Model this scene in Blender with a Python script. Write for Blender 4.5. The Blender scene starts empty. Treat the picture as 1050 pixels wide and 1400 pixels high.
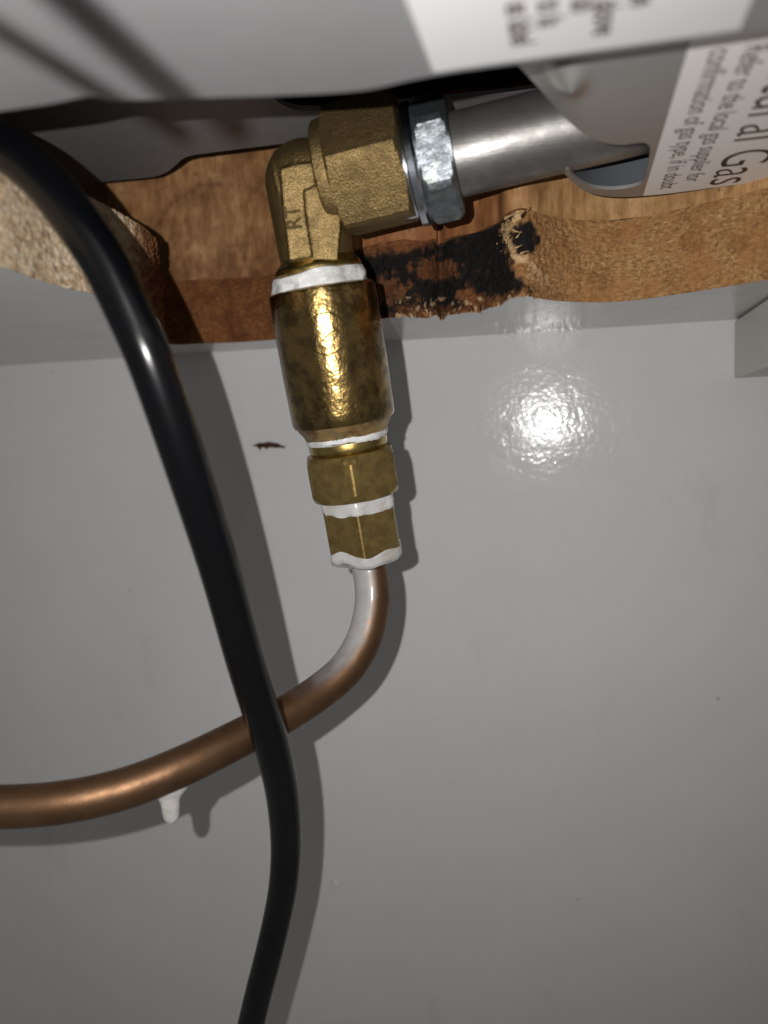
import bpy, bmesh, math, random
from mathutils import Vector, Matrix, noise
from mathutils.geometry import delaunay_2d_cdt
random.seed(7)
S = 0.001                                   # the scene is laid out in millimetres
ORG = Vector((0.0, -320.0, 750.0))          # eye point: 320 mm in front of the cabinet back, 750 mm above the floor
scn = bpy.context.scene

# ------------------------------------------------------------------ camera
FPX, CX, CY = 1100.0, 525.0, 700.0
YAW, PITCH, ROLL = math.radians(13.177), math.radians(5.149), math.radians(-1.983)
fw = Vector((-math.sin(YAW)*math.cos(PITCH), math.cos(YAW)*math.cos(PITCH), -math.sin(PITCH)))
r0 = Vector((math.cos(YAW), math.sin(YAW), 0)); u0 = r0.cross(fw)
rt = r0*math.cos(ROLL) + u0*math.sin(ROLL); up = -r0*math.sin(ROLL) + u0*math.cos(ROLL)
cam = bpy.data.cameras.new('camera'); co = bpy.data.objects.new('camera', cam); scn.collection.objects.link(co)
co.matrix_world = Matrix(((rt.x, up.x, -fw.x, ORG.x*S), (rt.y, up.y, -fw.y, ORG.y*S), (rt.z, up.z, -fw.z, ORG.z*S), (0, 0, 0, 1)))
cam.sensor_fit = 'VERTICAL'; cam.sensor_height = 36.0; cam.lens = FPX/1400*36.0
cam.clip_start = 0.005; cam.clip_end = 50
cam.dof.use_dof = True; cam.dof.focus_distance = 0.240; cam.dof.aperture_fstop = 9.0
scn.camera = co

# ------------------------------------------------------------------ light: a phone flash beside the lens, dim room light
w = bpy.data.worlds.new('World'); scn.world = w; w.use_nodes = True
bg = w.node_tree.nodes['Background']; bg.inputs[0].default_value = (1.0, 0.97, 0.93, 1); bg.inputs[1].default_value = 0.125
FL = ORG - rt*18.5 + up*8
li = bpy.data.lights.new('flash', 'SPOT'); lo = bpy.data.objects.new('flash', li); scn.collection.objects.link(lo)
li.energy = 2.08; li.color = (1.0, 0.985, 0.96); li.shadow_soft_size = 0.0007; li.spot_size = math.radians(134); li.spot_blend = 1.0
lo.location = FL*S; lo.rotation_euler = (fw + up*0.14 - rt*0.08).to_track_quat('-Z', 'Y').to_euler()
scn.view_settings.view_transform = 'Standard'; scn.view_settings.look = 'None'
scn.view_settings.exposure = 0.0; scn.view_settings.gamma = 1.0; scn.view_settings.use_curve_mapping = False
scn.render.engine = 'CYCLES'; scn.cycles.max_bounces = 8; scn.cycles.use_denoising = True

# ------------------------------------------------------------------ helpers
def ray(px, py): return fw + rt*((px-CX)/FPX) - up*((py-CY)/FPX)
def PH(px, py, h): d = ray(px, py); return d*(h/d.z)          # point of a level surface h mm above the eye
def PY(px, py, y): d = ray(px, py); return d*(y/d.y)          # point of an upright surface y mm ahead
def PZ(px, py, z): return ray(px, py)*z                       # point z mm along the lens axis
def proj(p): z = p.dot(fw); return CX+FPX*p.dot(rt)/z, CY-FPX*p.dot(up)/z
HU, HL = 39.17, 63.2                                          # underside of the worktop, top of its lower layer
WALL = 320.0
def smooth(pts, n, closed=False):
    """Catmull-Rom through the points, n samples evenly spread by length"""
    pts = [Vector(p) for p in pts]; out = []
    for i in range(len(pts)-1):
        a = pts[max(i-1, 0)]; b = pts[i]; c = pts[i+1]; d = pts[min(i+2, len(pts)-1)]
        if i == 0: a = b*2-c
        if i == len(pts)-2: d = c*2-b
        for k in range(24):
            t = k/24
            out.append(0.5*((2*b)+(c-a)*t+(2*a-5*b+4*c-d)*t*t+(3*b-a-3*c+d)*t**3))
    out.append(pts[-1]); L = [0]
    for i in range(1, len(out)): L.append(L[-1]+(out[i]-out[i-1]).length)
    res = []; j = 0
    for k in range(n):
        s = L[-1]*k/(n-1)
        while j < len(L)-2 and L[j+1] < s: j += 1
        t = (s-L[j])/max(1e-9, L[j+1]-L[j]); res.append(out[j].lerp(out[j+1], min(1, max(0, t))))
    return res
def lerp_table(tab, x):
    if x <= tab[0][0]: return tab[0][1]
    for (a, b), (c, d) in zip(tab, tab[1:]):
        if x <= c: return b+(d-b)*(x-a)/(c-a)
    return tab[-1][1]
def fbm(p, s, o=4): return noise.fractal(Vector(p)*s, 1.0, 2.0, o)

def empty(name, loc, label, cat, group=None):
    o = bpy.data.objects.new(name, None); scn.collection.objects.link(o); o.empty_display_size = 0.01
    o.location = (Vector(loc)+ORG)*S; tag(o, label, cat, group); return o
def tag(o, label=None, cat=None, group=None, kind=None):
    if label: o['label'] = label
    if cat: o['category'] = cat
    if group: o['group'] = group
    if kind: o['kind'] = kind
    return o
def wloc(o):
    v = Vector((0, 0, 0))
    while o: v = v+Vector(o.location); o = o.parent
    return v
def mk(name, V, Fc, mat, parent=None, sharp=40, sm=True, attrs=None, base=None):
    """one mesh object from eye-relative millimetre points"""
    pw = wloc(parent) if parent else None
    W = [(Vector(v)+ORG)*S for v in V]
    if parent is None or base is not None:
        b = (Vector(base)+ORG)*S if base is not None else sum(W, Vector())/len(W)
    else: b = pw
    me = bpy.data.meshes.new(name); me.from_pydata([v-b for v in W], [], Fc); me.update()
    bm = bmesh.new(); bm.from_mesh(me); bmesh.ops.recalc_face_normals(bm, faces=bm.faces); bm.to_mesh(me); bm.free()
    if sm:
        me.shade_smooth(); me.set_sharp_from_angle(angle=math.radians(sharp))
    for k, vals in (attrs or {}).items():
        a = me.attributes.new(k, 'FLOAT', 'POINT'); a.data.foreach_set('value', vals)
    me.materials.append(mat)
    o = bpy.data.objects.new(name, me); scn.collection.objects.link(o)
    if parent: o.parent = parent; o.location = b-pw
    else: o.location = b
    return o
def frame(ax, ref):
    ax = ax.normalized(); n = (ref-ax*ref.dot(ax)).normalized(); return ax, n, ax.cross(n)
def lathe(A, B, prof, ref, rad=None, n=64, t0=0, t1=2*math.pi):
    """rings along A->B; prof [(s mm, r mm)]; rad(s, ang, r) may shape the ring"""
    ax, nn, bb = frame(B-A, ref); V = []; Fc = []; full = abs(t1-t0-2*math.pi) < 1e-6
    m = n if full else n+1
    for s, r in prof:
        for k in range(m):
            t = t0+(t1-t0)*k/n; q = rad(s, t, r) if rad else r
            V.append(A+ax*s+(nn*math.cos(t)+bb*math.sin(t))*q)
    for i in range(len(prof)-1):
        for k in range(n):
            k2 = (k+1) % m; Fc.append((i*m+k, i*m+k2, (i+1)*m+k2, (i+1)*m+k))
    if full:
        Fc.append(tuple(range(m-1, -1, -1))); Fc.append(tuple((len(prof)-1)*m+k for k in range(m)))
    return V, Fc
def hexr(R, a0, rnd=0.985):
    ap = R*math.cos(math.pi/6)
    def f(s, t, r):
        d = ((t-a0) % (math.pi/3))-math.pi/6
        return min(ap/math.cos(d), R*rnd, r)
    return f
def tube(path, rfun, n=28, flat=None, ref=Vector((0, 0, 1)), t0=0, t1=2*math.pi):
    V = []; Fc = []; N = len(path); full = abs(t1-t0-2*math.pi) < 1e-6; m = n if full else n+1
    tg = [(path[min(i+1, N-1)]-path[max(i-1, 0)]).normalized() for i in range(N)]
    nn = (ref-tg[0]*ref.dot(tg[0])).normalized()
    for i in range(N):
        nn = (nn-tg[i]*nn.dot(tg[i])).normalized(); bb = tg[i].cross(nn)
        for k in range(m):
            t = t0+(t1-t0)*k/n; r = rfun(i/(N-1), t)
            V.append(path[i]+nn*math.cos(t)*r+bb*math.sin(t)*r)
    for i in range(N-1):
        for k in range(n):
            k2 = (k+1) % m; Fc.append((i*m+k, i*m+k2, (i+1)*m+k2, (i+1)*m+k))
    if full:
        Fc.append(tuple(range(m-1, -1, -1))); Fc.append(tuple((N-1)*m+k for k in range(m)))
    return V, Fc
def box(c0, c1):
    x0, y0, z0 = c0; x1, y1, z1 = c1
    V = [(x0, y0, z0), (x1, y0, z0), (x1, y1, z0), (x0, y1, z0), (x0, y0, z1), (x1, y0, z1), (x1, y1, z1), (x0, y1, z1)]
    return V, [(0, 3, 2, 1), (4, 5, 6, 7), (0, 1, 5, 4), (1, 2, 6, 5), (2, 3, 7, 6), (3, 0, 4, 7)]
def inside(p, poly):
    x, y = p; c = False; j = len(poly)-1
    for i in range(len(poly)):
        xi, yi = poly[i]; xj, yj = poly[j]
        if (yi > y) != (yj > y) and x < (xj-xi)*(y-yi)/(yj-yi)+xi: c = not c
        j = i
    return c
def sheet(name, outline, hfun, th, mat, parent, step=3.0):
    """a thin level sheet: outline in plan (mm), hfun(x, y) its height, th thickness upward"""
    P = [Vector((p[0], p[1])) for p in outline]; n = len(P)
    xs = [p.x for p in P]; ys = [p.y for p in P]; Q = list(P)
    poly = [(p.x, p.y) for p in P]; x = min(xs)
    while x < max(xs):
        y = min(ys)
        while y < max(ys):
            if inside((x, y), poly): Q.append(Vector((x, y)))
            y += step
        x += step
    v2, e2, f2, *_ = delaunay_2d_cdt(Q, [(i, (i+1) % n) for i in range(n)], [], 1, 1e-5)
    f2 = [f for f in f2 if inside(tuple(sum((v2[i] for i in f), Vector((0, 0)))/len(f)), poly)]
    N = len(v2); V = [Vector((v.x, v.y, hfun(v.x, v.y))) for v in v2]
    V += [Vector((v.x, v.y, hfun(v.x, v.y)+th)) for v in v2]
    cnt = {}
    for f in f2:
        for a, b in zip(f, list(f[1:])+[f[0]]): cnt[(a, b)] = cnt.get((a, b), 0)+1
    Fc = [tuple(f) for f in f2]+[tuple(i+N for i in reversed(f)) for f in f2]
    for (a, b) in cnt:
        if (b, a) not in cnt: Fc.append((b, a, a+N, b+N))
    return mk(name, V, Fc, mat, parent, sharp=35)
def plan(px, h): return [PH(x, y, h) for x, y in px]

# ------------------------------------------------------------------ materials
def mat(name):
    m = bpy.data.materials.new(name); m.use_nodes = True; nt = m.node_tree
    return m, nt, nt.nodes['Principled BSDF']
def N(nt, t, **kw):
    n = nt.nodes.new(t)
    for k, v in kw.items():
        if k in n.inputs: n.inputs[k].default_value = v
        else: setattr(n, k, v)
    return n
def obj_co(nt, scale=(1, 1, 1)):
    tc = N(nt, 'ShaderNodeTexCoord'); mp = N(nt, 'ShaderNodeMapping'); mp.inputs['Scale'].default_value = scale
    nt.links.new(tc.outputs['Object'], mp.inputs['Vector']); return mp.outputs['Vector']
def noi(nt, vec, sc, det=4, rough=0.55):
    n = N(nt, 'ShaderNodeTexNoise'); n.inputs['Scale'].default_value = sc; n.inputs['Detail'].default_value = det; n.inputs['Roughness'].default_value = rough
    nt.links.new(vec, n.inputs['Vector']); return n.outputs['Fac']
def ramp(nt, fac, stops):
    r = N(nt, 'ShaderNodeValToRGB'); e = r.color_ramp.elements
    while len(e) < len(stops): e.new(0.5)
    for i, (p, c) in enumerate(stops):
        e[i].position = p; e[i].color = tuple(c)+(1,) if len(c) == 3 else c
    nt.links.new(fac, r.inputs['Fac']); return r.outputs['Color']
def mix(nt, fac, a, b, mode='MIX'):
    m = N(nt, 'ShaderNodeMix', data_type='RGBA', blend_type=mode)
    for sock, v in ((m.inputs[0], fac), (m.inputs[6], a), (m.inputs[7], b)):
        if hasattr(v, 'node'): nt.links.new(v, sock)
        else: sock.default_value = v if isinstance(v, (int, float)) else tuple(v)+(1,)
    return m.outputs[2]
def math_(nt, op, a, b=0.0):
    m = N(nt, 'ShaderNodeMath', operation=op)
    for s, v in zip(m.inputs, (a, b)):
        if hasattr(v, 'node'): nt.links.new(v, s)
        else: s.default_value = v
    return m.outputs[0]
def bump(nt, bs, h, dist, st=1.0, prev=None):
    b = N(nt, 'ShaderNodeBump'); b.inputs['Distance'].default_value = dist; b.inputs['Strength'].default_value = st
    nt.links.new(h, b.inputs['Height'])
    if prev: nt.links.new(prev, b.inputs['Normal'])
    nt.links.new(b.outputs[0], bs.inputs['Normal']); return b.outputs[0]
def setc(nt, bs, c, key='Base Color'):
    if hasattr(c, 'node'): nt.links.new(c, bs.inputs[key])
    elif isinstance(c, (int, float)): bs.inputs[key].default_value = c
    else: bs.inputs[key].default_value = tuple(c)+(1,)
def attr(nt, name): return N(nt, 'ShaderNodeAttribute', attribute_name=name).outputs['Fac']
M = {}
def m_laminate(key, col, rough, peel, dist, spec):
    m, nt, bs = mat(key); v = obj_co(nt)
    big = noi(nt, v, 9, 4, 0.6); c = mix(nt, ramp(nt, big, [(0.35, (0, 0, 0)), (0.7, (0.5, 0.5, 0.5))]), col, [x*0.84 for x in col])
    spk = ramp(nt, noi(nt, v, 210, 1), [(0.0, (0.2, 0.16, 0.12)), (0.155, (0.45, 0.4, 0.35)), (0.185, (1, 1, 1)), (1, (1, 1, 1))])
    c = mix(nt, 0.8, c, spk, 'MULTIPLY')
    sm2 = ramp(nt, noi(nt, obj_co(nt, (1, 1, 0.4)), 38, 6, 0.7), [(0.0, (1, 1, 1)), (0.60, (1, 1, 1)), (0.74, (0.80, 0.79, 0.77))])
    c = mix(nt, 0.4, c, sm2, 'MULTIPLY'); setc(nt, bs, c); bs.inputs['Specular IOR Level'].default_value = spec
    rr = math_(nt, 'ADD', math_(nt, 'MULTIPLY', noi(nt, v, 70, 4, 0.6), 0.22), rough-0.11); setc(nt, bs, rr, 'Roughness')
    b1 = bump(nt, bs, noi(nt, v, peel, 2), dist); bump(nt, bs, noi(nt, v, peel*0.22, 3), dist*2.0, 1.0, b1)
    M[key] = m
m_laminate('wall_laminate', (0.585, 0.585, 0.588), 0.125, 520, 0.000075, 0.13)
m_laminate('underside_laminate', (0.58, 0.57, 0.555), 0.2, 400, 0.00006, 0.5)
m_laminate('batten_paint', (0.52, 0.49, 0.44), 0.35, 300, 0.0001, 0.3)

def m_board():
    m, nt, bs = mat('particleboard'); v = obj_co(nt); vs = obj_co(nt, (1, 1, 1.9))
    ton, cha, pal, cor = attr(nt, 'tone'), attr(nt, 'char'), attr(nt, 'pale'), attr(nt, 'coarse')
    f1 = noi(nt, vs, 640, 6, 0.78); f2 = noi(nt, v, 130, 4, 0.6)
    vo = N(nt, 'ShaderNodeTexVoronoi', feature='F1'); vo.inputs['Scale'].default_value = 430; nt.links.new(vs, vo.inputs['Vector'])
    vb = N(nt, 'ShaderNodeSeparateColor'); nt.links.new(vo.outputs['Color'], vb.inputs[0])
    tan = ramp(nt, f1, [(0.34, (0.11, 0.05, 0.018)), (0.46, (0.31, 0.165, 0.063)), (0.56, (0.41, 0.235, 0.10)), (0.68, (0.60, 0.40, 0.21))])
    tan = mix(nt, ramp(nt, f2, [(0.4, (0, 0, 0)), (0.62, (0.55, 0.55, 0.55))]), tan, (0.34, 0.15, 0.05))
    chips = ramp(nt, vb.outputs[0], [(0.0, (0.24, 0.15, 0.08)), (0.3, (0.42, 0.29, 0.17)), (0.65, (0.55, 0.43, 0.29)), (1.0, (0.66, 0.57, 0.45))])
    chips = mix(nt, 0.45, chips, ramp(nt, f1, [(0.3, (0.25, 0.14, 0.07)), (0.7, (0.70, 0.58, 0.42))]))
    rust = ramp(nt, f1, [(0.3, (0.085, 0.028, 0.009)), (0.5, (0.19, 0.07, 0.022)), (0.72, (0.32, 0.15, 0.055))])
    rust = mix(nt, ramp(nt, f2, [(0.45, (0, 0, 0)), (0.65, (0.8, 0.8, 0.8))]), rust, (0.10, 0.03, 0.012))
    c = mix(nt, ton, tan, rust); c = mix(nt, cor, c, chips)
    c = mix(nt, pal, c, ramp(nt, f1, [(0.3, (0.42, 0.24, 0.10)), (0.7, (0.78, 0.58, 0.34))]))
    burnt = ramp(nt, noi(nt, v, 300, 5, 0.7), [(0.35, (0.004, 0.0035, 0.0035)), (0.58, (0.009, 0.007, 0.0065)), (0.72, (0.03, 0.016, 0.01)), (0.9, (0.09, 0.045, 0.02))])
    c = mix(nt, cha, c, burnt)
    setc(nt, bs, c); bs.inputs['Roughness'].default_value = 0.85; bs.inputs['Specular IOR Level'].default_value = 0.25
    b1 = bump(nt, bs, f1, 0.0006, 0.8); bump(nt, bs, vo.outputs['Distance'], 0.0006, 0.5, b1)
    M['board'] = m
m_board()
def m_sub():
    m, nt, bs = mat('smooth_board'); v = obj_co(nt, (1, 1, 0.35)); u = obj_co(nt)
    ton = attr(nt, 'tone'); arc = attr(nt, 'arc')
    f = noi(nt, v, 300, 5, 0.65); g = noi(nt, u, 60, 4)
    a = ramp(nt, f, [(0.32, (0.25, 0.125, 0.045)), (0.5, (0.41, 0.23, 0.095)), (0.68, (0.54, 0.34, 0.16))])
    b = ramp(nt, f, [(0.3, (0.18, 0.062, 0.021)), (0.55, (0.27, 0.10, 0.036)), (0.75, (0.36, 0.16, 0.06))])
    c = mix(nt, ton, a, b); c = mix(nt, ramp(nt, g, [(0.44, (0, 0, 0)), (0.68, (0.6, 0.6, 0.6))]), c, (0.19, 0.08, 0.028))
    c = mix(nt, arc, c, ramp(nt, f, [(0.3, (0.085, 0.03, 0.01)), (0.7, (0.22, 0.09, 0.034))]))
    spk = ramp(nt, noi(nt, u, 210, 2), [(0.0, (0.1, 0.06, 0.04)), (0.24, (0.35, 0.25, 0.2)), (0.29, (1, 1, 1)), (1, (1, 1, 1))])
    c = mix(nt, 0.8, c, spk, 'MULTIPLY')
    setc(nt, bs, c); bs.inputs['Roughness'].default_value = 0.62; bs.inputs['Specular IOR Level'].default_value = 0.3
    bump(nt, bs, f, 0.0003, 0.6); M['smooth_board'] = m
m_sub()
def m_metal(key, base, dark, rough, grain, dist, stain=0.5, coat=0.0, metallic=1.0, stainscale=140, extra=None, aniso=None):
    m, nt, bs = mat(key); v = obj_co(nt); g = noi(nt, v, grain, 3, 0.6); s = noi(nt, v, stainscale, 5, 0.65)
    c = mix(nt, ramp(nt, s, [(0.43, (0, 0, 0)), (0.60, (stain,)*3)]), base, dark)
    if extra:
        c = mix(nt, ramp(nt, noi(nt, v, stainscale*0.6, 4, 0.6), [(0.55, (0, 0, 0)), (0.72, (extra[1],)*3)]), c, extra[0])
    setc(nt, bs, c); bs.inputs['Metallic'].default_value = metallic
    setc(nt, bs, math_(nt, 'ADD', math_(nt, 'MULTIPLY', s, 0.3), rough-0.15), 'Roughness')
    bs.inputs['Coat Weight'].default_value = coat; bs.inputs['Coat Roughness'].default_value = 0.08
    b1 = bump(nt, bs, g, dist)
    if aniso: bump(nt, bs, noi(nt, obj_co(nt, aniso), 900, 2), 0.00006, 0.7, b1)
    M[key] = m; return m
m_metal('cast_brass', (0.275, 0.19, 0.08), (0.14, 0.095, 0.04), 0.46, 2000, 0.00030, 0.6, stainscale=260, metallic=0.9)
m_metal('cast_dirt_shade', (0.10, 0.07, 0.03), (0.05, 0.035, 0.018), 0.6, 1500, 0.0002, 0.6)  # darker brass paints in the letters' shadows along with recess dirt
m_metal('wet_brass', (0.37, 0.25, 0.09), (0.10, 0.062, 0.023), 0.24, 210, 0.00042, 0.85, 0.35, 1.0, 190, ((0.16, 0.125, 0.07), 0.8))
m_metal('turned_brass', (0.56, 0.42, 0.14), (0.22, 0.15, 0.045), 0.30, 500, 0.00008, 0.7, 0.4)
m_metal('nut_brass', (0.42, 0.30, 0.105), (0.24, 0.16, 0.055), 0.38, 400, 0.00010, 0.8, 0.3, 0.9, 240, ((0.24, 0.165, 0.055), 0.35), (1, 1, 0.08))
m_metal('verdigris_brass', (0.42, 0.27, 0.11), (0.14, 0.08, 0.035), 0.5, 420, 0.0004, 0.9, 0.4, 0.7, 200, ((0.20, 0.24, 0.17), 0.7))
m_metal('zinc', (0.27, 0.29, 0.315), (0.14, 0.155, 0.17), 0.50, 600, 0.00030, 0.8, 0.0, 1.0, 300, ((0.52, 0.60, 0.50), 0.4))
m_metal('zinc_bright', (0.60, 0.64, 0.70), (0.38, 0.40, 0.46), 0.20, 300, 0.00006, 0.5)
m_metal('steel', (0.285, 0.275, 0.265), (0.17, 0.16, 0.152), 0.42, 260, 0.00005, 0.7, 0, 0.82, 90, None, (0.12, 1, 1))
m_metal('copper', (0.178, 0.098, 0.052), (0.12, 0.064, 0.033), 0.47, 700, 0.00005, 0.7, 0.0, 0.84, 110, ((0.075, 0.04, 0.022), 0.4))
def m_plain(key, col, rough, spec=0.5, nscale=200, dist=0.00004, var=0.12, metallic=0.0, sss=0.0, coat=0.0):
    m, nt, bs = mat(key); v = obj_co(nt); f = noi(nt, v, nscale*0.2, 4)
    setc(nt, bs, mix(nt, f, [x*(1-var) for x in col], [min(1, x*(1+var)) for x in col]))
    bs.inputs['Roughness'].default_value = rough; bs.inputs['Specular IOR Level'].default_value = spec; bs.inputs['Metallic'].default_value = metallic
    bs.inputs['Coat Weight'].default_value = coat; bs.inputs['Coat Roughness'].default_value = 0.06
    if sss: bs.inputs['Subsurface Weight'].default_value = sss; bs.inputs['Subsurface Radius'].default_value = (1, 0.9, 0.8); bs.inputs['Subsurface Scale'].default_value = 0.001
    bump(nt, bs, noi(nt, v, nscale, 3), dist); M[key] = m
m_plain('tray_paint', (0.21, 0.21, 0.215), 0.40, 0.5, 900, 0.00003, 0.05)
m_plain('box_paint', (0.235, 0.226, 0.217), 0.26, 0.5, 700, 0.00003, 0.06)
m_plain('dark_paint', (0.19, 0.187, 0.19), 0.42, 0.5, 1500, 0.00012, 0.15)
m_plain('black_cavity_shade', (0.004, 0.004, 0.0045), 0.7, 0.1)  # near-black colour stands in for the darkness of the deep opening
m_plain('inner_paint', (0.10, 0.108, 0.122), 0.22, 0.5)
m_plain('sticker', (0.63, 0.615, 0.62), 0.45, 0.3, 600, 0.00001, 0.02)
m_plain('sticker_bright', (0.86, 0.835, 0.82), 0.45, 0.3, 300, 0.00003, 0.04)
m_plain('ink', (0.035, 0.022, 0.02), 0.5, 0.3)
m_plain('grey_ink', (0.10, 0.095, 0.10), 0.5, 0.3)
m_plain('cable_skin', (0.002, 0.0022, 0.0028), 0.24, 0.36, 60, 0.00006, 0.3)
def m_paste(key, col, stain, rough, sss, coat, sc):
    m, nt, bs = mat(key); v = obj_co(nt)
    f = ramp(nt, noi(nt, v, 150, 5, 0.65), [(0.46, (0, 0, 0)), (0.72, (0.75, 0.75, 0.75))]); setc(nt, bs, mix(nt, f, col, stain))
    bs.inputs['Roughness'].default_value = rough; bs.inputs['Coat Weight'].default_value = coat; bs.inputs['Coat Roughness'].default_value = 0.06
    bs.inputs['Subsurface Weight'].default_value = sss; bs.inputs['Subsurface Radius'].default_value = (1, 0.9, 0.8); bs.inputs['Subsurface Scale'].default_value = 0.001
    b1 = bump(nt, bs, noi(nt, obj_co(nt, (1, 1, 2.2)), sc, 4), 0.0005, 0.8); M[key] = m
m_paste('tape', (0.68, 0.68, 0.68), (0.36, 0.34, 0.31), 0.38, 0.2, 0.0, 320)
m_paste('foam', (0.52, 0.51, 0.505), (0.33, 0.28, 0.22), 0.25, 0.3, 0.6, 180)
m_plain('residue', (0.26, 0.22, 0.15), 0.35, 0.5, 900, 0.0001, 0.3)
m_plain('splinter_dark', (0.045, 0.016, 0.008), 0.7, 0.2, 900, 0.0003, 0.5)
m_plain('splinter_pale', (0.50, 0.33, 0.16), 0.8, 0.2, 900, 0.0003, 0.3)
m_plain('water', (0.60, 0.60, 0.59), 0.06, 0.6)
def m_film():
    m, nt, bs = mat('soap_film'); v = obj_co(nt)
    bs.inputs['Base Color'].default_value = (0.46, 0.445, 0.44, 1); bs.inputs['Roughness'].default_value = 0.4; bs.inputs['Coat Weight'].default_value = 0.25; bs.inputs['Coat Roughness'].default_value = 0.05
    f = attr(nt, 'film'); n = noi(nt, v, 260, 3); a = math_(nt, 'MULTIPLY', f, math_(nt, 'ADD', math_(nt, 'MULTIPLY', n, 0.3), 0.72)); setc(nt, bs, a, 'Alpha')
    M['film'] = m
m_film()

# ------------------------------------------------------------------ the cabinet back
o = mk('cabinet_back_panel', *box((-900, WALL, -700), (700, WALL+16, 175)), M['wall_laminate'], sm=False)
tag(o, kind='structure')

# ------------------------------------------------------------------ the worktop: two glued layers with a jigsawn cut-out edge
LOW = [(-420, 250), (-300, 285), (-180, 320), (-80, 345), (0, 364), (40, 378), (80, 391), (132, 403), (180, 418), (206, 428), (217, 437), (221, 449), (226, 468), (245, 471), (275, 469.5), (310, 468.5), (345, 466.5),
       (380, 463.5), (420, 458), (470, 446), (520, 436), (545, 433), (560, 432), (580, 434), (597, 431), (604, 438), (612, 431), (635, 427), (655, 426), (668, 420), (684, 417), (690, 411), (699, 407), (712, 404), (722, 404), (734, 407), (760, 411),
       (800, 413), (850, 412), (900, 406), (960, 397), (1050, 382), (1150, 362), (1280, 330), (1420, 290)]
UPP = [(250, 383), (300, 384), (345, 382), (380, 377), (430, 358), (490, 343), (530, 339), (560, 336), (600, 321), (640, 306), (690, 291), (722, 289),
       (750, 297), (800, 303), (850, 302), (900, 296), (960, 287), (1050, 267), (1150, 238), (1280, 190), (1420, 130)]
wt = empty('worktop', (0, WALL-60, HU), 'white laminate worktop seen from below, brown sawn cut-out edge with a charred patch', 'worktop')
def curve_at(trace, h, n):
    return smooth([PH(x, y, h) for x, y in trace], n)
char_poly = [(480, 352), (520, 345), (560, 342), (600, 327), (650, 307), (690, 298), (686, 318), (694, 345), (702, 362), (722, 384), (728, 397), (706, 402), (690, 405), (668, 408), (655, 403), (640, 396), (628, 404), (645, 424), (600, 427), (560, 425), (520, 432), (480, 436)]
def seg_d(p, a, b):
    a = Vector(a); b = Vector(b); p = Vector(p); t = max(0, min(1, (p-a).dot(b-a)/max(1e-9, (b-a).length_squared))); return (p-(a+(b-a)*t)).length
def poly_sd(p, poly):
    d = min(seg_d(p, poly[i-1], poly[i]) for i in range(len(poly))); return d if inside(p, poly) else -d
def sstep(a, b, x): t = max(0, min(1, (x-a)/(b-a))); return t*t*(3-2*t)
nC, nR = 1500, 60
low = curve_at(LOW, HU, nC)
lows = [sum(low[max(0, i-22):i+23], Vector())/len(low[max(0, i-22):i+23]) for i in range(nC)]
tan_ = [(lows[min(i+1, nC-1)]-lows[max(i-1, 0)]).normalized() for i in range(nC)]
i_px = [proj(p)[0] for p in low]
V = []; A = {'tone': [], 'char': [], 'pale': [], 'coarse': []}
front = []
for j in range(nR+1):
    h = HU+(HL-HU)*j/nR
    for i in range(nC):
        kb = 1-sstep(0, 12, j) if 530 < i_px[i] < 770 else 1.0
        lp = lows[i].lerp(low[i], kb); p = Vector((lp.x, lp.y, h)); px, py = proj(p); nrm = Vector((tan_[i].y, -tan_[i].x, 0))
        if nrm.y > 0: nrm = -nrm
        n1 = fbm(p, 0.10); n2 = fbm(p, 0.45); n3 = fbm(p, 1.3, 3)
        c = 0.0
        if 440 < px < 790:
            sd = poly_sd((px, py), char_poly)+n1*9+n2*9
            c = sstep(-9, 9, sd)
            e1 = math.hypot((px-594)/32, (py-368)/17)+n2*0.5; c *= 0.25+0.75*sstep(0.6, 1.15, e1)
            e2 = math.hypot((px-525)/38, (py-397)/20)+n2*0.7; c *= 0.35+0.65*sstep(0.5, 1.2, e2)
            b2 = sstep(1.12, 0.9, math.hypot((px-718)/20, (py-325)/23)+n2*0.3); c = max(c, b2)
        else: b2 = 0.0
        fr = 0.0
        if 660 < px < 790:
            d = min(seg_d((px, py), (712, 290), (692, 318)), seg_d((px, py), (692, 318), (702, 345)), seg_d((px, py), (702, 345), (742, 382)), seg_d((px, py), (702, 345), (722, 350)))
            fr = sstep(8, 2, d+n2*10)*0.85; c *= 1-fr*0.9*(1-b2)
        pale = fr*(1-b2)
        if 540 < px < 700 and py > 405: pale = max(pale, sstep(0.15, 0.5, n2+0.25*sstep(415, 432, py)))*0.9; c *= 1-0.6*pale
        ton = sstep(165, 215, px)*sstep(770, 640, px)
        ton = max(ton, 0.35*sstep(0.1, 0.5, n1))
        cor = sstep(205+n2*14, 160, px)
        # depth of the surface: torn and burnt wood sinks in
        dep = n3*0.25+n2*0.25
        if c > 0: dep -= c*(0.9+0.9*n2)
        dep += fr*0.15
        if 140 < px < 236: dep += (n2*0.8+n1*0.8)*sstep(140, 200, px)*sstep(236, 226, px)
        edge = 0.0
        if j == 0 and 530 < px < 735: edge = abs(n3)*0.8
        V.append(p+nrm*dep-Vector((0, 0, edge)))
        A['char'].append(c); A['pale'].append(pale); A['tone'].append(ton); A['coarse'].append(cor)
        if j == 0: front.append(V[-1].copy())
Fc = [(j*nC+i, j*nC+i+1, (j+1)*nC+i+1, (j+1)*nC+i) for j in range(nR) for i in range(nC-1)]
mk('sawn_lower_layer', V, Fc, M['board'], wt, sharp=80, attrs=A)
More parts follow.
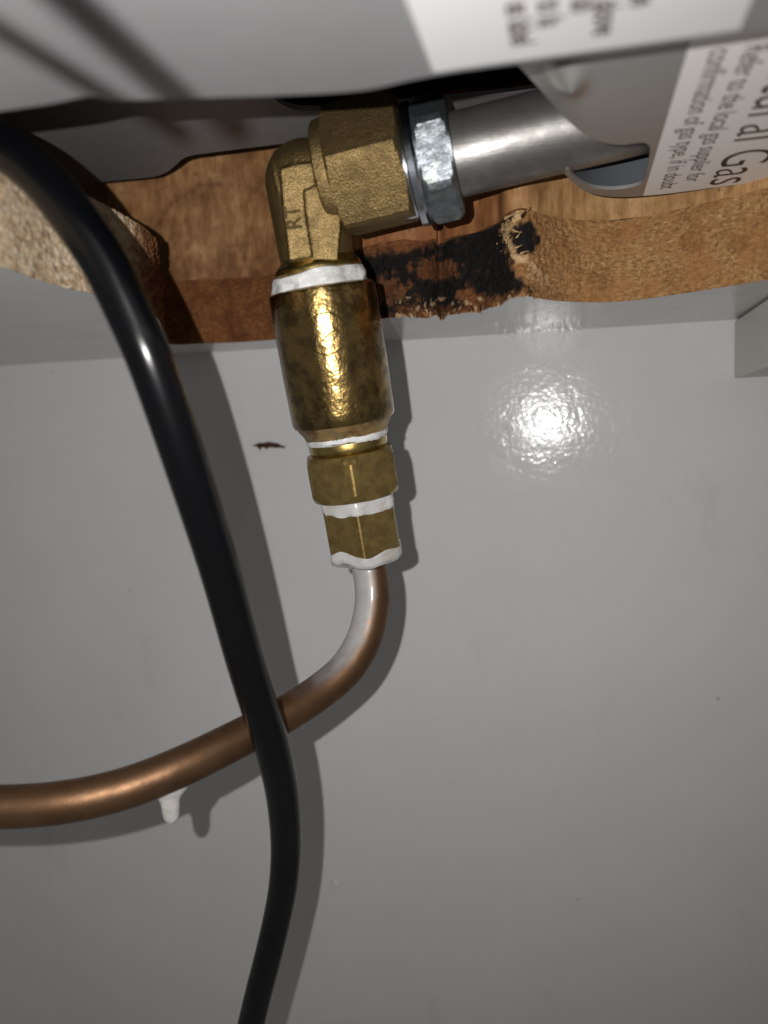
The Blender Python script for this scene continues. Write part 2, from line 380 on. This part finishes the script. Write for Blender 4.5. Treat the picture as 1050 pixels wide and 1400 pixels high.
# white underside from the sawn edge back to the wall
def to_wall(off):
    pts2 = [Vector((p.x, p.y+off)) for p in low[::3]]
    ring = pts2+[Vector((pts2[-1].x+60, WALL-0.05)), Vector((-460, WALL-0.05)), Vector((-460, pts2[0].y))]
    v2, e2, f2, *_ = delaunay_2d_cdt(ring, [(i, (i+1) % len(ring)) for i in range(len(ring))], [], 0, 1e-5)
    pl2 = [(p.x, p.y) for p in ring]
    return v2, [tuple(f) for f in f2 if inside(tuple(sum((v2[i] for i in f), Vector((0, 0)))/len(f)), pl2)]
v2, f2 = to_wall(-0.1)
mk('underside_laminate', [Vector((v.x, v.y, HU-0.05)) for v in v2], f2, M['underside_laminate'], wt, sm=False)
# upper layer
sub = [p for p in low[::4] if proj(p)[0] > 232]
av = []
for i, p in enumerate(sub):
    w_ = sub[max(0, i-7):i+8]; av.append(Vector((p.x, sum(q.y for q in w_)/len(w_)+0.5, HL)))
y0_ = av[0].y
uppc = smooth([Vector((av[0].x-260+24*k, y0_, HL)) for k in range(10)]+av, 900)
V = []; A = {'tone': [], 'arc': []}; nR2 = 40
for j in range(nR2+1):
    h = HL+70*j/nR2
    for i, p0 in enumerate(uppc):
        p = Vector((p0.x, p0.y, h)); px, py = proj(p); n2 = fbm(p, 0.35)
        V.append(p+Vector((0, n2*0.2, 0)))
        ton = sstep(740, 660, px)*sstep(460, 500, px)*0.9+0.35*sstep(460, 400, px)
        a = 0.0
        for cx, cy, rr, wd, st in ((305, 345, 98, 9, 0.95), (320, 400, 95, 6, 0.6), (300, 330, 62, 5, 0.5), (345, 300, 90, 5, 0.35)):
            d = abs(math.hypot((px-cx), (py-cy)*1.05)-rr)+n2*5
            if py < cy: a = max(a, st*sstep(wd, 0, d)*sstep(-0.5, 0.3, fbm(p, 0.12)))
        if 380 > px > 210: a = max(a, 0.8*sstep(310, 390, py+n2*38+fbm(p, 0.09)*45))
        a = max(a, 0.35*sstep(0.12, 0.5, fbm((p.x*0.6, p.z*1.5, 3), 0.11))*sstep(480, 380, px))
        A['tone'].append(ton); A['arc'].append(a)
m9 = len(uppc)
Fc = [(j*m9+i, j*m9+i+1, (j+1)*m9+i+1, (j+1)*m9+i) for j in range(nR2) for i in range(m9-1)]
mk('sawn_upper_layer', V, Fc, M['smooth_board'], wt, sharp=80, attrs=A)
# glue ledge closing the small step between the layers
v2, f2 = to_wall(0.3)
mk('glue_ledge', [Vector((v.x, v.y, HL)) for v in v2], f2, M['smooth_board'], wt, sm=False, attrs={'tone': [0.5]*len(v2), 'arc': [0.0]*len(v2)})
# torn splinters
def splinter(base, tip, wdt, m, parent, bend=0.6):
    d = tip-base; side = d.cross(fw).normalized(); nf = d.cross(side).normalized(); V = []; Fc = []
    for k in range(6):
        t = k/5; c = base+d*t+side*math.sin(t*2.6+base.x)*bend; ww = wdt*(1-t*0.92)*(1+0.3*math.sin(k*2.1+base.x))
        for s, q in ((-1, 0), (0, -0.6), (1, 0), (0, 0.6)): V.append(c+side*s*ww+nf*q*ww)
    for k in range(5):
        for s in range(4): Fc.append((4*k+s, 4*k+(s+1) % 4, 4*k+4+(s+1) % 4, 4*k+4+s))
    Fc += [(0, 1, 2, 3), (23, 22, 21, 20)]
    return mk('splinter', V, Fc, m, parent)
def face_pt(px, py, off=0.4):
    best = min(range(nC), key=lambda i: abs(proj(Vector((low[i].x, low[i].y, HU+10)))[0]-px)); y = low[best].y
    return PY(px, py, y-off)
splinter(face_pt(700, 302), face_pt(724, 284, 1.6), 0.6, M['splinter_pale'], wt, 0.5)
splinter(face_pt(713, 297), face_pt(727, 283, 1.8), 0.45, M['splinter_dark'], wt, 0.3)
splinter(face_pt(690, 300), face_pt(716, 288, 1.0), 0.45, M['splinter_pale'], wt, 0.4)
for k in range(18):
    x = random.uniform(545, 735)
    yb = lerp_table([(540, 432), (600, 430), (660, 424), (690, 412), (712, 398), (745, 404)], x)
    a = face_pt(x, yb-random.uniform(2, 10), 0.1); b = face_pt(x+random.uniform(-12, 12), yb+random.uniform(0, 7), random.uniform(0.3, 1.6))
    splinter(a, b, random.uniform(0.2, 0.4), M['splinter_pale'] if random.random() < 0.35 else M['splinter_dark'], wt, 0.3)
for k in range(26):
    t = random.random(); x0, y0 = (692+14*random.uniform(-1, 1), 300+60*t) if t < 0.75 else (705+40*random.random(), 345+40*random.random())
    a = face_pt(x0, y0, 0.2); b = face_pt(x0+random.uniform(-4, 14), y0+random.uniform(-11, 7), random.uniform(0.3, 1.1))
    splinter(a, b, random.uniform(0.2, 0.42), M['splinter_pale'], wt, 0.3)

# ------------------------------------------------------------------ batten in the corner
c0 = PY(1004, 436.5, WALL); hb = PY(1003, 517, WALL).z
V, Fc = box((c0.x, WALL-150, hb), (c0.x+42, WALL-0.2, HU-0.6))
bt = mk('corner_batten', V, Fc, M['batten_paint'], sm=False)
bv = bt.modifiers.new('bevel', 'BEVEL'); bv.width = 0.0006; bv.segments = 2
tag(bt, 'short off-white batten fixed in the corner under the worktop', 'batten')

# ------------------------------------------------------------------ the cooktop seen from below
HA, HB, HD = 58.0, 66.0, 95.0
ck = empty('cooktop', (-20, 150, HA), 'grey metal underside of a cooktop with printed stickers above the brass elbow', 'cooktop')
edgeA = [(-420, 206), (-200, 178), (-60, 160), (0, 152), (70, 142), (125, 131), (150, 137), (215, 136), (300, 133), (420, 129), (500, 123), (560, 110), (620, 99), (720, 85), (860, 66), (1050, 39), (1250, 8), (1400, -18)]
ea = smooth(plan(edgeA, HA), 120)
outl = [(p.x, p.y) for p in ea]+[(ea[-1].x+20, 25), (ea[0].x-20, 25)]
sheet('front_tray', outl, lambda x, y: HA, 1.3, M['tray_paint'], ck, 6)
# rear box: pressed sheet with a slot for the gas inlet
XB = PH(773, 95, HB).x; BY = PH(773, 112, HB).y
def hB(x, y):
    d = (XB-x)/3.0
    e = ((x-XB-0.8)/2.4)**2+((y-BY)/6.0)**2  # bump added to the sheet to catch the flash as a bright streak
    return HB+3.0*0.9*(math.log1p(math.exp(min(30, d*1.6)))/1.6)-3.0*math.exp(-e)
def PB(px, py):
    d = ray(px, py); lo_, hi = 60.0, 330.0
    for _ in range(60):
        mid = (lo_+hi)/2; q = d*(mid/d.y)
        if q.z < hB(q.x, q.y): lo_ = mid
        else: hi = mid
    return d*(lo_/d.y)
slot = [(768, 233), (776, 231), (782, 239), (792, 248), (808, 256), (825, 259), (845, 259), (868, 255), (880, 248), (885, 228), (889, 206), (886, 198), (876, 195), (850, 198), (825, 195), (803, 186), (782, 170), (762, 150), (740, 124), (718, 100), (700, 80), (685, 40)]
rim = [(1400, 180), (1250, 215), (1150, 232), (1050, 247), (980, 256), (920, 264), (880, 268), (850, 269.5), (825, 268), (803, 263), (788, 254), (777, 243), (768, 233)]
ps = smooth([PB(*q) for q in rim], 70)[:-1]+smooth([PB(*q) for q in slot], 110)
outl = [(p.x, p.y) for p in ps]+[(ps[-1].x, 70), (ps[0].x+10, 70)]
sheet('rear_box_base', outl, hB, 0.9, M['box_paint'], ck, 1.2)
bw = [p for p in ps[:66]]
V = []
for p in bw: V += [Vector((p.x, p.y-0.4, hB(p.x, p.y)+0.9)), Vector((p.x, p.y-0.4, HB+45)), Vector((p.x, p.y+0.5, HB+45)), Vector((p.x, p.y+0.5, hB(p.x, p.y)+0.9))]
Fc = [(4*i+a, 4*i+b, 4*i+4+b, 4*i+4+a) for i in range(len(bw)-1) for a, b in ((0, 1), (1, 2), (2, 3), (3, 0))]
mk('rear_box_wall', V, Fc, M['inner_paint'], ck)
# dark upper frame with a jogged edge and the black opening above the elbow
edgeD = [(-420, 310), (-200, 287), (0, 264), (110, 252), (200, 243), (218, 240), (230, 234), (240, 226), (250, 217), (262, 212.5), (280, 210), (330, 203.5), (440, 190), (560, 174), (700, 155), (760, 146)]
hole = [(760, 118), (700, 127), (620, 136), (560, 142), (500, 147), (450, 151), (420, 151.5), (400, 149), (384, 142), (372, 132), (364, 120), (360, 104), (360, 70)]
pd = smooth(plan(edgeD, HD), 160)+smooth(plan(hole, HD), 70)
outl = [(p.x, p.y) for p in pd]+[(pd[-1].x-2, 60), (pd[0].x-10, 60)]
sheet('upper_frame', outl, lambda x, y: HD, 1.5, M['dark_paint'], ck, 6)
mk('cavity_shade_top', *box((-330, 30, 128), (230, 312, 134)), M['black_cavity_shade'], ck, sm=False)  # black sheets added behind the opening to paint its darkness
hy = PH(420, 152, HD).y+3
mk('cavity_shade_back', *box((-140, hy, HD+2), (12, hy+1, 127.8)), M['black_cavity_shade'], ck, sm=False)
mk('cavity_shade_side', *box((-141.2, 40, HD+2), (-140.2, hy+1, 127.8)), M['black_cavity_shade'], ck, sm=False)
# stickers
def quad_sheet(name, corners, z, m, parent, th=0.12):
    V = [Vector((c[0], c[1], z)) for c in corners]+[Vector((c[0], c[1], z+th)) for c in corners]
    n = len(corners); Fc = [tuple(range(n)), tuple(range(2*n-1, n-1, -1))]+[(i, (i+1) % n, n+(i+1) % n, n+i) for i in range(n)]
    return mk(name, V, Fc, m, parent, sm=False)
la0, la1 = PH(575, 0, HA), PH(590, 91, HA); lb0, lb1 = PH(1027, 0, HA), PH(1010, 42, HA)
edge = [p for p in ea if la1.x < p.x < lb1.x]
cor = [(la1.x, edge[0].y-1.6)]+[(p.x, p.y-1.3) for p in edge]+[(lb1.x, edge[-1].y-1.4), (lb1.x, 60), (la1.x, 60)]
s1 = quad_sheet('warning_sticker', cor, HA-0.14, M['sticker'], ck)
s1['label'] = 'white warning sticker with grey lettering on the front tray'
l2 = [(PH(x, y, HB).x, PH(x, y, HB).y) for x, y in ((880, 265), (945, 40))]
lx = l2[0][0]
rimr = [p for p in ps[:66] if p.x > lx]; rimr.sort(key=lambda p: p.x)
cor = [(lx, rimr[0].y-1.0)]+[(p.x, p.y-0.7) for p in rimr]+[(rimr[-1].x, 90), (lx, 90)]
s2 = quad_sheet('gas_type_sticker', cor, HB-0.16, M['sticker_bright'], ck)
s2['label'] = 'white sticker printed Natural Gas on the rear box'
def text(name, s, loc, size, xdir, ydir, m, parent, th=0.0, xs=1.0, align='LEFT', bold=0.0):
    cu = bpy.data.curves.new(name, 'FONT'); cu.body = s; cu.size = 1.0; cu.align_x = align; cu.extrude = th; cu.offset = bold
    t = bpy.data.objects.new(name, cu); scn.collection.objects.link(t)
    dg = bpy.context.evaluated_depsgraph_get(); me = bpy.data.meshes.new_from_object(t.evaluated_get(dg)); bpy.data.objects.remove(t)
    V = [loc+xdir*(v.co.x*size*xs)+ydir*(v.co.y*size)+xdir.cross(ydir)*(v.co.z) for v in me.vertices]
    Fc = [tuple(p.vertices) for p in me.polygons]; return mk(name, V, Fc, m, parent, sm=False)
X, Y = Vector((1, 0, 0)), Vector((0, 1, 0))
def lab(s, px, py, h, size, parent, m, xs, al='RIGHT', bold=0.0):
    p = PH(px, py, h); return text('lettering', s, p-Vector((0, 0, 0.2)), size, Y, X, m, parent, 0.0, xs, al, bold)
lab('Natural Gas', 968, 254, HB, 17.0, s2, M['ink'], 1.08, bold=-0.006)
lab('Refer to the local gas supplier for', 936, 248, HB, 6.2, s2, M['ink'], 0.93)
lab('confirmation of gas type, if in doubt', 902, 258, HB, 6.2, s2, M['ink'], 0.93)
for s, x, y in (('es label', 700, 62), ('to la', 738, 36), ('n ab', 782, 17), ('r above', 811, 48), ('type', 862, 8)):
    lab(s, x, y, HA, 5.2, s1, M['ink'], 0.8, bold=0.02)

# ------------------------------------------------------------------ brass gas fitting
V0, V1 = PZ(440, 397, 226), PZ(502, 760, 243)           # axis of the upright run
ax = (V1-V0).normalized()
def on_axis(py):                                        # parameter (mm from V0) whose picture height is py
    lo_, hi = -60.0, 140.0
    for _ in range(50):
        mid = (lo_+hi)/2
        if proj(V0+ax*mid)[1] < py: lo_ = mid
        else: hi = mid
    return lo_
def scale_at(s): return (V0+ax*s).dot(fw)/FPX           # mm per pixel there
ft = empty('brass_gas_fitting', V1, 'brass elbow, coupling and hex nuts with white tape, linking copper pipe to cooktop', 'pipe fitting')
def view(p): return (-p).normalized()
def up_part(name, prof_px, m, rad=None, n=72, parent=None, noisef=0.0, jit=0.0, hexpx=None):
    pr = [(on_axis(y), r*scale_at(on_axis(y))) for y, r in prof_px]
    rf = rad
    if noisef:
        rf = lambda s, t, r: r+noisef*fbm((math.cos(t)*3, math.sin(t)*3, s*0.35), 0.9)
    if hexpx:
        hf = hexr(hexpx*scale_at(pr[0][0]), math.radians(4), 0.985)
        rf = lambda s, t, r: min(r, hf(s, t, 99))+noisef*fbm((math.cos(t)*3, math.sin(t)*3, s*0.35), 0.9)
    V, Fc = lathe(V0, V1, pr, view(V0), rf, n)
    if jit: V = [v+ax*(jit*fbm((v-V0-ax*((v-V0).dot(ax)))+Vector((prof_px[0][0], 0, 0)), 0.11, 2)) for v in V]
    return mk(name, V, Fc, m, parent or ft, sharp=32 if not hexpx else 60)
# elbow casting: fused barrel, arm and corner
Z_E = 219.0
Eb = V0+ax*on_axis(366); Ec = PZ(421, 252, Z_E); Ea = PZ(470, 238, 216)
Hdir = (PZ(760, 176, 207)-PZ(600, 216, 213)).normalized()  # axis of the level arm
nut_c = PZ(507, 226, 215)
k = Z_E/FPX
def prim_cyl(bm, a, b, r1, r2, seg=40):
    d = b-a; Mx = Matrix.Translation((a+b)/2) @ d.to_track_quat('Z', 'Y').to_matrix().to_4x4()
    bmesh.ops.create_cone(bm, cap_ends=True, segments=seg, radius1=r1, radius2=r2, depth=d.length, matrix=Mx)
bm = bmesh.new()
Etop = PZ(419, 250, Z_E)
prim_cyl(bm, Eb, Etop, 51*k, 56*k)
bmesh.ops.create_icosphere(bm, subdivisions=4, radius=56.5*k, matrix=Matrix.Translation(Etop))
armA = Etop+Hdir*0; armB = nut_c-Hdir*4
prim_cyl(bm, Etop-Hdir*6, armB+Vector((0, 0, 0)), 50*k, 52*k)
# flat cast pads on the side towards the viewer
axu = -ax; vn = view(Etop); vn = (vn-ax*vn.dot(ax)).normalized(); sd = ax.cross(vn)
def pad(bm, pts, d0, d1):
    lo_ = [bm.verts.new(p+vn*d0) for p in pts]; hi = [bm.verts.new(p+vn*d1) for p in pts]; n = len(pts)
    bm.faces.new(hi); bm.faces.new(lo_[::-1])
    for i in range(n): bm.faces.new((lo_[i], lo_[(i+1) % n], hi[(i+1) % n], hi[i]))
def axis_pt(px, py):                                    # point of the plane through the elbow axis square to the view
    d = ray(px, py); t = Etop.dot(vn)/d.dot(vn); return d*t
def padpt(px, py, off):                                 # the same, pushed off so that it pictures at the same place
    d = ray(px, py); t = (Etop.dot(vn)+off)/d.dot(vn); return d*t
def padm(bm, px, off, back=9.0):
    hi = [bm.verts.new(padpt(x, y, off)) for x, y in px]; lo_ = [bm.verts.new(padpt(x, y, off)-vn*back) for x, y in px]; n = len(px)
    bm.faces.new(hi); bm.faces.new(lo_[::-1])
    for i in range(n): bm.faces.new((lo_[i], lo_[(i+1) % n], hi[(i+1) % n], hi[i]))
padm(bm, [(383, 230), (400, 222), (428, 219), (460, 214), (466, 300), (462, 356), (395, 358), (388, 300)], 10.6)
padm(bm, [(383, 231), (404, 224), (427, 221), (431, 253), (415, 260), (417, 290), (427, 352), (396, 356), (389, 300)], 11.7)
me = bpy.data.meshes.new('tmp'); bm.to_mesh(me); bm.free()
to = bpy.data.objects.new('tmp', me); scn.collection.objects.link(to)
rm = to.modifiers.new('r', 'REMESH'); rm.mode = 'VOXEL'; rm.voxel_size = 0.34
sm_ = to.modifiers.new('s', 'SMOOTH'); sm_.factor = 0.5; sm_.iterations = 4
dg = bpy.context.evaluated_depsgraph_get(); em = bpy.data.meshes.new_from_object(to.evaluated_get(dg)); bpy.data.objects.remove(to)
el = mk('elbow', [v.co.copy() for v in em.vertices], [tuple(p.vertices) for p in em.polygons], M['cast_brass'], ft, sharp=180)
p_ = padpt(413, 313, 11.6); xd = (padpt(408, 278, 11.6)-p_).normalized(); yd = vn.cross(xd).normalized()
text('cast_letters', 'RT', p_, 5.8, xd, yd, M['cast_dirt_shade'], el, 0.6, 0.85, 'LEFT', 0.02)
# brass union hex on the arm
def hex_on(name, c, axis, R, a0deg, s0, s1, ch, m, parent, rnd=0.985, ref=None, n=144, chend=(True, True)):
    pr = []
    if chend[0]: pr += [(s0, R*0.87), (s0+ch*0.5, R*0.93)]
    pr += [(s0+(ch if chend[0] else 0), R*1.2)]
    if not chend[0]: pr = [(s0, R*1.2)]
    pr += [(s1-(ch if chend[1] else 0), R*1.2)]
    if chend[1]: pr += [(s1-ch*0.5, R*0.93), (s1, R*0.87)]
    return mk(name, *lathe(c, c+axis, pr, ref or view(c), hexr(R, math.radians(a0deg), rnd), n), m, parent, sharp=22)
Rn = 92*215/FPX
# sign of the angle: positive turns from the viewer's side towards axis x view
hx = hex_on('union_hex', nut_c, Hdir, Rn, -12, -9.5, 9.8, 1.0, M['cast_brass'], ft, 0.975)
mk('union_collar', *lathe(nut_c, nut_c+Hdir, [(-13.2, 13.3), (-12.6, 14.1), (-10.5, 14.4), (-9.2, 14.2)], view(nut_c)), M['cast_brass'], ft)
up_part('elbow_lip', [(350, 49), (356, 52), (361, 57), (367, 60), (371, 60), (374, 56)], M['turned_brass'])
up_part('thread_tape', [(372, 58), (373.5, 63.5), (378, 65), (384, 64.5), (388, 66), (394, 65.5), (402, 63)], M['tape'], noisef=1.3, jit=0.8)
cp = up_part('coupling', [(392, 60), (394, 70), (396, 72.5), (400, 73.5), (440, 73.2), (500, 72.6), (560, 70.8), (571, 70.2), (576, 68), (577, 62)], M['wet_brass'], n=128)
up_part('coupling_shoulder', [(574, 66.5), (580, 64), (588, 58.5), (594, 55.5), (600, 54)], M['verdigris_brass'], noisef=0.5)
up_part('tape_ring', [(591, 53), (593, 56), (598, 55.8), (602, 53)], M['tape'], noisef=0.6, jit=1.0)
up_part('nipple', [(601, 53.5), (607, 54), (613, 53), (616, 51), (622, 52)], M['turned_brass'])
def upr_hex(name, y0, y1, Rpx, a0, ch, m, rnd):
    s0, s1 = on_axis(y0), on_axis(y1); sc = scale_at((s0+s1)/2)
    return hex_on(name, V0, (V1-V0).normalized(), Rpx*sc, a0, s0, s1, ch, m, ft, rnd)
upr_hex('reducer_hex', 616, 676, 67, 2, 2.2, M['nut_brass'], 0.985)
up_part('soap_ring', [(672, 40), (674, 50), (679, 55.6), (686, 56), (691, 55), (695, 53.4), (697, 48)], M['foam'], noisef=0.3, jit=2.0, hexpx=55.6)
upr_hex('flare_nut', 687, 753, 54, 4, 0.4, M['nut_brass'], 0.985)
up_part('soap_ring', [(745, 44), (747, 53), (750, 55), (755, 55), (760, 50.5), (764, 44), (768, 33), (770, 22)], M['foam'], noisef=0.25, jit=1.6, hexpx=54.8)
# raised round mark on the coupling
def on_cyl(px, py, r_off):
    d = ray(px, py); best = None
    r = lerp_table([(400, 73.5), (560, 70.8)], py)*scale_at(on_axis(py))+r_off
    a = d-ax*d.dot(ax); b = -(V0-ax*V0.dot(ax)); A2 = a.dot(a); B2 = 2*a.dot(b); C2 = b.dot(b)-r*r
    q = B2*B2-4*A2*C2; t = (-B2-math.sqrt(max(0, q)))/(2*A2); return d*t
def relief(name, pts, r, m, parent, closed=False):
    P = [on_cyl(x, y, 0.0) for x, y in pts]; P = P if closed else smooth(P, max(6, len(P)*4))
    return mk(name, *tube(P, lambda s, t: r, 8, ref=Vector((0.3, 0.2, 1))), m, parent)
relief('round_mark', [(446+27*math.cos(t), 456+29*math.sin(t)) for t in [i*2*math.pi/48 for i in range(49)]], 0.22, M['wet_brass'], cp, True)
relief('round_mark', [(432, 449), (446, 446), (458, 450), (448, 458), (440, 470), (458, 469)], 0.2, M['wet_brass'], cp)
# soap beads clinging to the nuts
def blob(name, c, rx, ry, rz, m, parent, seed):
    bm = bmesh.new(); bmesh.ops.create_icosphere(bm, subdivisions=3, radius=1.0)
    vn_ = view(c); a_, n_, b_ = frame(ax, vn_); V = []
    for v in bm.verts:
        q = v.co; s = 1+0.25*noise.noise(q*1.6+Vector((seed, 0, 0))); V.append(c+b_*q.x*rx*s+a_*q.y*ry*s+n_*q.z*rz*s)
    Fc = [tuple(x.index for x in f.verts) for f in bm.faces]; bm.free(); return mk(name, V, Fc, m, parent, sharp=180)

# ------------------------------------------------------------------ steel gas inlet with zinc lock nut
si = empty('gas_inlet_pipe', PZ(680, 250, 212), 'shiny grey steel inlet pipe with zinc hex lock nut, entering the cooktop box', 'pipe')
zc = PZ(600, 218.5, 213.5)
Rp = 55*212/FPX
mk('steel_tube', *lathe(zc-Hdir*6, zc+Hdir, [(0, Rp-1), (0.4, Rp), (14, Rp), (86, Rp), (86.2, Rp-1)], view(zc), None, 96), M['steel'], si)
mk('threaded_sleeve', *lathe(zc-Hdir*16, zc+Hdir, [(0, 12.0), (6.0, 13.6), (8.4, 13.6), (8.6, 15.0), (9.0, 15.5), (10.6, 15.7), (11.3, 15.2), (11.6, 14.0), (13, 13.6), (14, 12)], view(zc), None, 80), M['zinc_bright'], si, sharp=20)
hex_on('lock_nut', zc, Hdir, 85*213/FPX, -39, -4.6, 4.4, 1.5, M['zinc'], si, 0.965)

# ------------------------------------------------------------------ copper pipe with soap film
cu = empty('copper_pipe', PZ(250, 1050, 206), 'bent brown copper pipe running left from the flare nut', 'pipe')
cpts = [V1-ax*4, V1+ax*3, PZ(509, 800, 243), PZ(508, 835, 242), PZ(497, 876, 240), PZ(474, 914, 237), PZ(437, 946, 233), (PZ(389, 977, 226)), PZ(330, 1008, 218), PZ(250, 1047, 208), PZ(170, 1078, 202), PZ(90, 1096, 198), PZ(0, 1103, 196), PZ(-110, 1098, 194), PZ(-260, 1075, 192)]
cpath = smooth(cpts, 170)
RC = 5.2
def rcop(s, t): return RC
mk('tube', *tube(cpath, rcop, 40), M['copper'], cu)
# white soap film on the camera-left side of the bend
i0, i1 = 3, 58
fp = cpath[i0:i1]; V = []; Fc = []; fa = []; NA = 28
for i, p in enumerate(fp):
    tg = (cpath[i0+i+1]-cpath[i0+i-1]).normalized(); v_ = view(p); v_ = (v_-tg*v_.dot(tg)).normalized(); s_ = tg.cross(v_)
    if s_.dot(rt) > 0: s_ = -s_
    u = i/(len(fp)-1)
    for k2 in range(NA+1):
        t = -0.95+(2.9)*k2/NA; V.append(p+(v_*math.cos(t)+s_*math.sin(t))*(RC+0.16))
        n_ = fbm(V[-1], 0.25)
        lim = 0.75-0.25*u
        a = sstep(-0.50, 0.12, t-u*0.55+0.12*n_)*(1-sstep(0.42, 0.98, u+0.08*n_))
        fa.append(a*0.86)
for i in range(len(fp)-1):
    for k2 in range(NA): Fc.append((i*(NA+1)+k2, i*(NA+1)+k2+1, (i+1)*(NA+1)+k2+1, (i+1)*(NA+1)+k2))
mk('soap_film', V, Fc, M['film'], cu, attrs={'film': fa})
# thin soapy bead along the pipe's underside and the hanging drip
def near_path(px):
    return min(cpath, key=lambda q: abs(proj(q)[0]-px) + (1000 if proj(q)[1] < 940 else 0))
bead = []
for x in range(205, 375, 6):
    q = near_path(x); bead.append(q+Vector((0, 0.6, -RC+0.2)))
mk('soap_bead', *tube(smooth(bead, 60), lambda s, t: 0.2+0.9*math.exp(-((s-0.13)/0.12)**2)+0.35*math.sin(math.pi*min(1, s))**0.8*(0.6+0.3*math.sin(9*s)), 12), M['foam'], cu)
q = near_path(229); base = Vector((q.x, q.y+0.3, q.z-RC+3.0)); zb = PZ(229, 1131, q.dot(fw)).z
L = base.z-zb
dp = [(0, 4.6), (1.6, 5.0), (2.6, 4.8), (3.4, 4.1), (4.2, 3.3), (5.0, 2.75), (6.0, 2.4), (L*0.72, 2.25), (L*0.85, 1.95), (L*0.94, 1.3), (L*0.985, 0.6), (L, 0.1)]
dp.sort()
mk('soap_drip', *lathe(base, base+Vector((0.02, 0, -1)), dp, view(base), lambda s_, t_, r_: r_/math.sqrt((math.cos(t_)/0.5)**2+math.sin(t_)**2) if s_ < 5.5 else r_/math.sqrt((math.cos(t_)/0.75)**2+math.sin(t_)**2), 32), M['foam'], cu, sharp=180)

# ------------------------------------------------------------------ black power cable
kp = [PZ(-330, 190, 185), PZ(-200, 165, 176), PZ(-90, 168, 168), PZ(0, 200, 163), PZ(54, 240, 162), PZ(100, 296, 161.5), PZ(142, 358, 161.5), PZ(178, 430, 162), PZ(210, 505, 164), PZ(258, 645, 173), PZ(301, 780, 187), PZ(333, 895, 198), PZ(354, 965, 205),
      PZ(372, 1020, 212), PZ(386, 1085, 221), PZ(391, 1150, 229), PZ(388, 1205, 234), PZ(379, 1255, 238), PZ(366, 1310, 241), PZ(353, 1360, 244), PZ(341, 1410, 247), PZ(320, 1500, 252), PZ(300, 1600, 256)]
o = mk('power_cable', *tube(smooth(kp, 200), lambda s, t: 4.75-0.6*sstep(0.55, 0.8, s), 36), M['cable_skin'])
tag(o, 'thick black power cable hanging in front of the copper pipe', 'cable')

# ------------------------------------------------------------------ small things on the panel
so = [(344.5, 609), (350, 607.6), (353, 605.4), (360, 605.6), (366, 604), (373, 605), (380, 606), (384, 608.4), (391.5, 611), (387, 613), (383, 611.8), (377, 612.6), (371, 611.6), (366, 612.6), (364.5, 615), (362, 612), (357, 611.6), (355, 615.6), (352.5, 611.5)]
V = [PY(x, y, WALL-0.1) for x, y in so]+[PY(x+(367-x)*0.12, y+(608.5-y)*0.25, WALL-1.0) for x, y in so]; n_ = len(so)
Fc = [tuple(range(n_)), tuple(range(2*n_-1, n_-1, -1))]+[(i, (i+1) % n_, n_+(i+1) % n_, n_+i) for i in range(n_)]
o = mk('wood_splinter', V, Fc, M['splinter_dark']); tag(o, 'tiny dark brown splinter stuck to the panel left of the coupling', 'splinter')
def droplet(px, py, r, seed):
    c = PY(px, py, WALL-0.05); bm = bmesh.new(); bmesh.ops.create_icosphere(bm, subdivisions=3, radius=1.0); V = []
    for v in bm.verts:
        q = v.co; s = 1+0.3*noise.noise(q*1.3+Vector((seed, 0, 0))); V.append(c+Vector((q.x*r*s, min(0, q.y)*r*0.35, q.z*r*1.25*s)))
    Fc = [tuple(x.index for x in f.verts) for f in bm.faces]; bm.free(); return mk('soap_droplet', V, Fc, M['water'], sharp=180)
tag(droplet(459, 1208, 2.0, 1), 'small wet soap spot low on the panel right of the cable', 'droplet')
# thin leads added out of view, between flash and tray, to cast shadow streaks
fl = FL-ORG
def lead(a, b, t, r, kmax, label):  # added shadow caster, set on the line from flash to tray
    A_, B_ = PH(*a, HA), PH(*b, HA); d = B_-A_
    P = [fl.lerp(A_+d*k, t) for k in (-1.2, -0.6, 0, 0.3, 0.6, 0.9, kmax)]
    o = mk('shadow_lead', *tube(smooth(P, 60), lambda s_, t_: r, 14), M['cable_skin']); tag(o, label, 'wire', 'added leads that cast streaks on the cooktop tray')
lead((0, 42), (140, 128), 0.32, 0.48, 1.45, 'added thinner lead, unseen, casting a shadow on the cooktop tray, lower of two')
lead((95, 0), (240, 130), 0.29, 0.75, 1.2, 'added thicker lead, unseen, casting a shadow on the cooktop tray, upper of two')
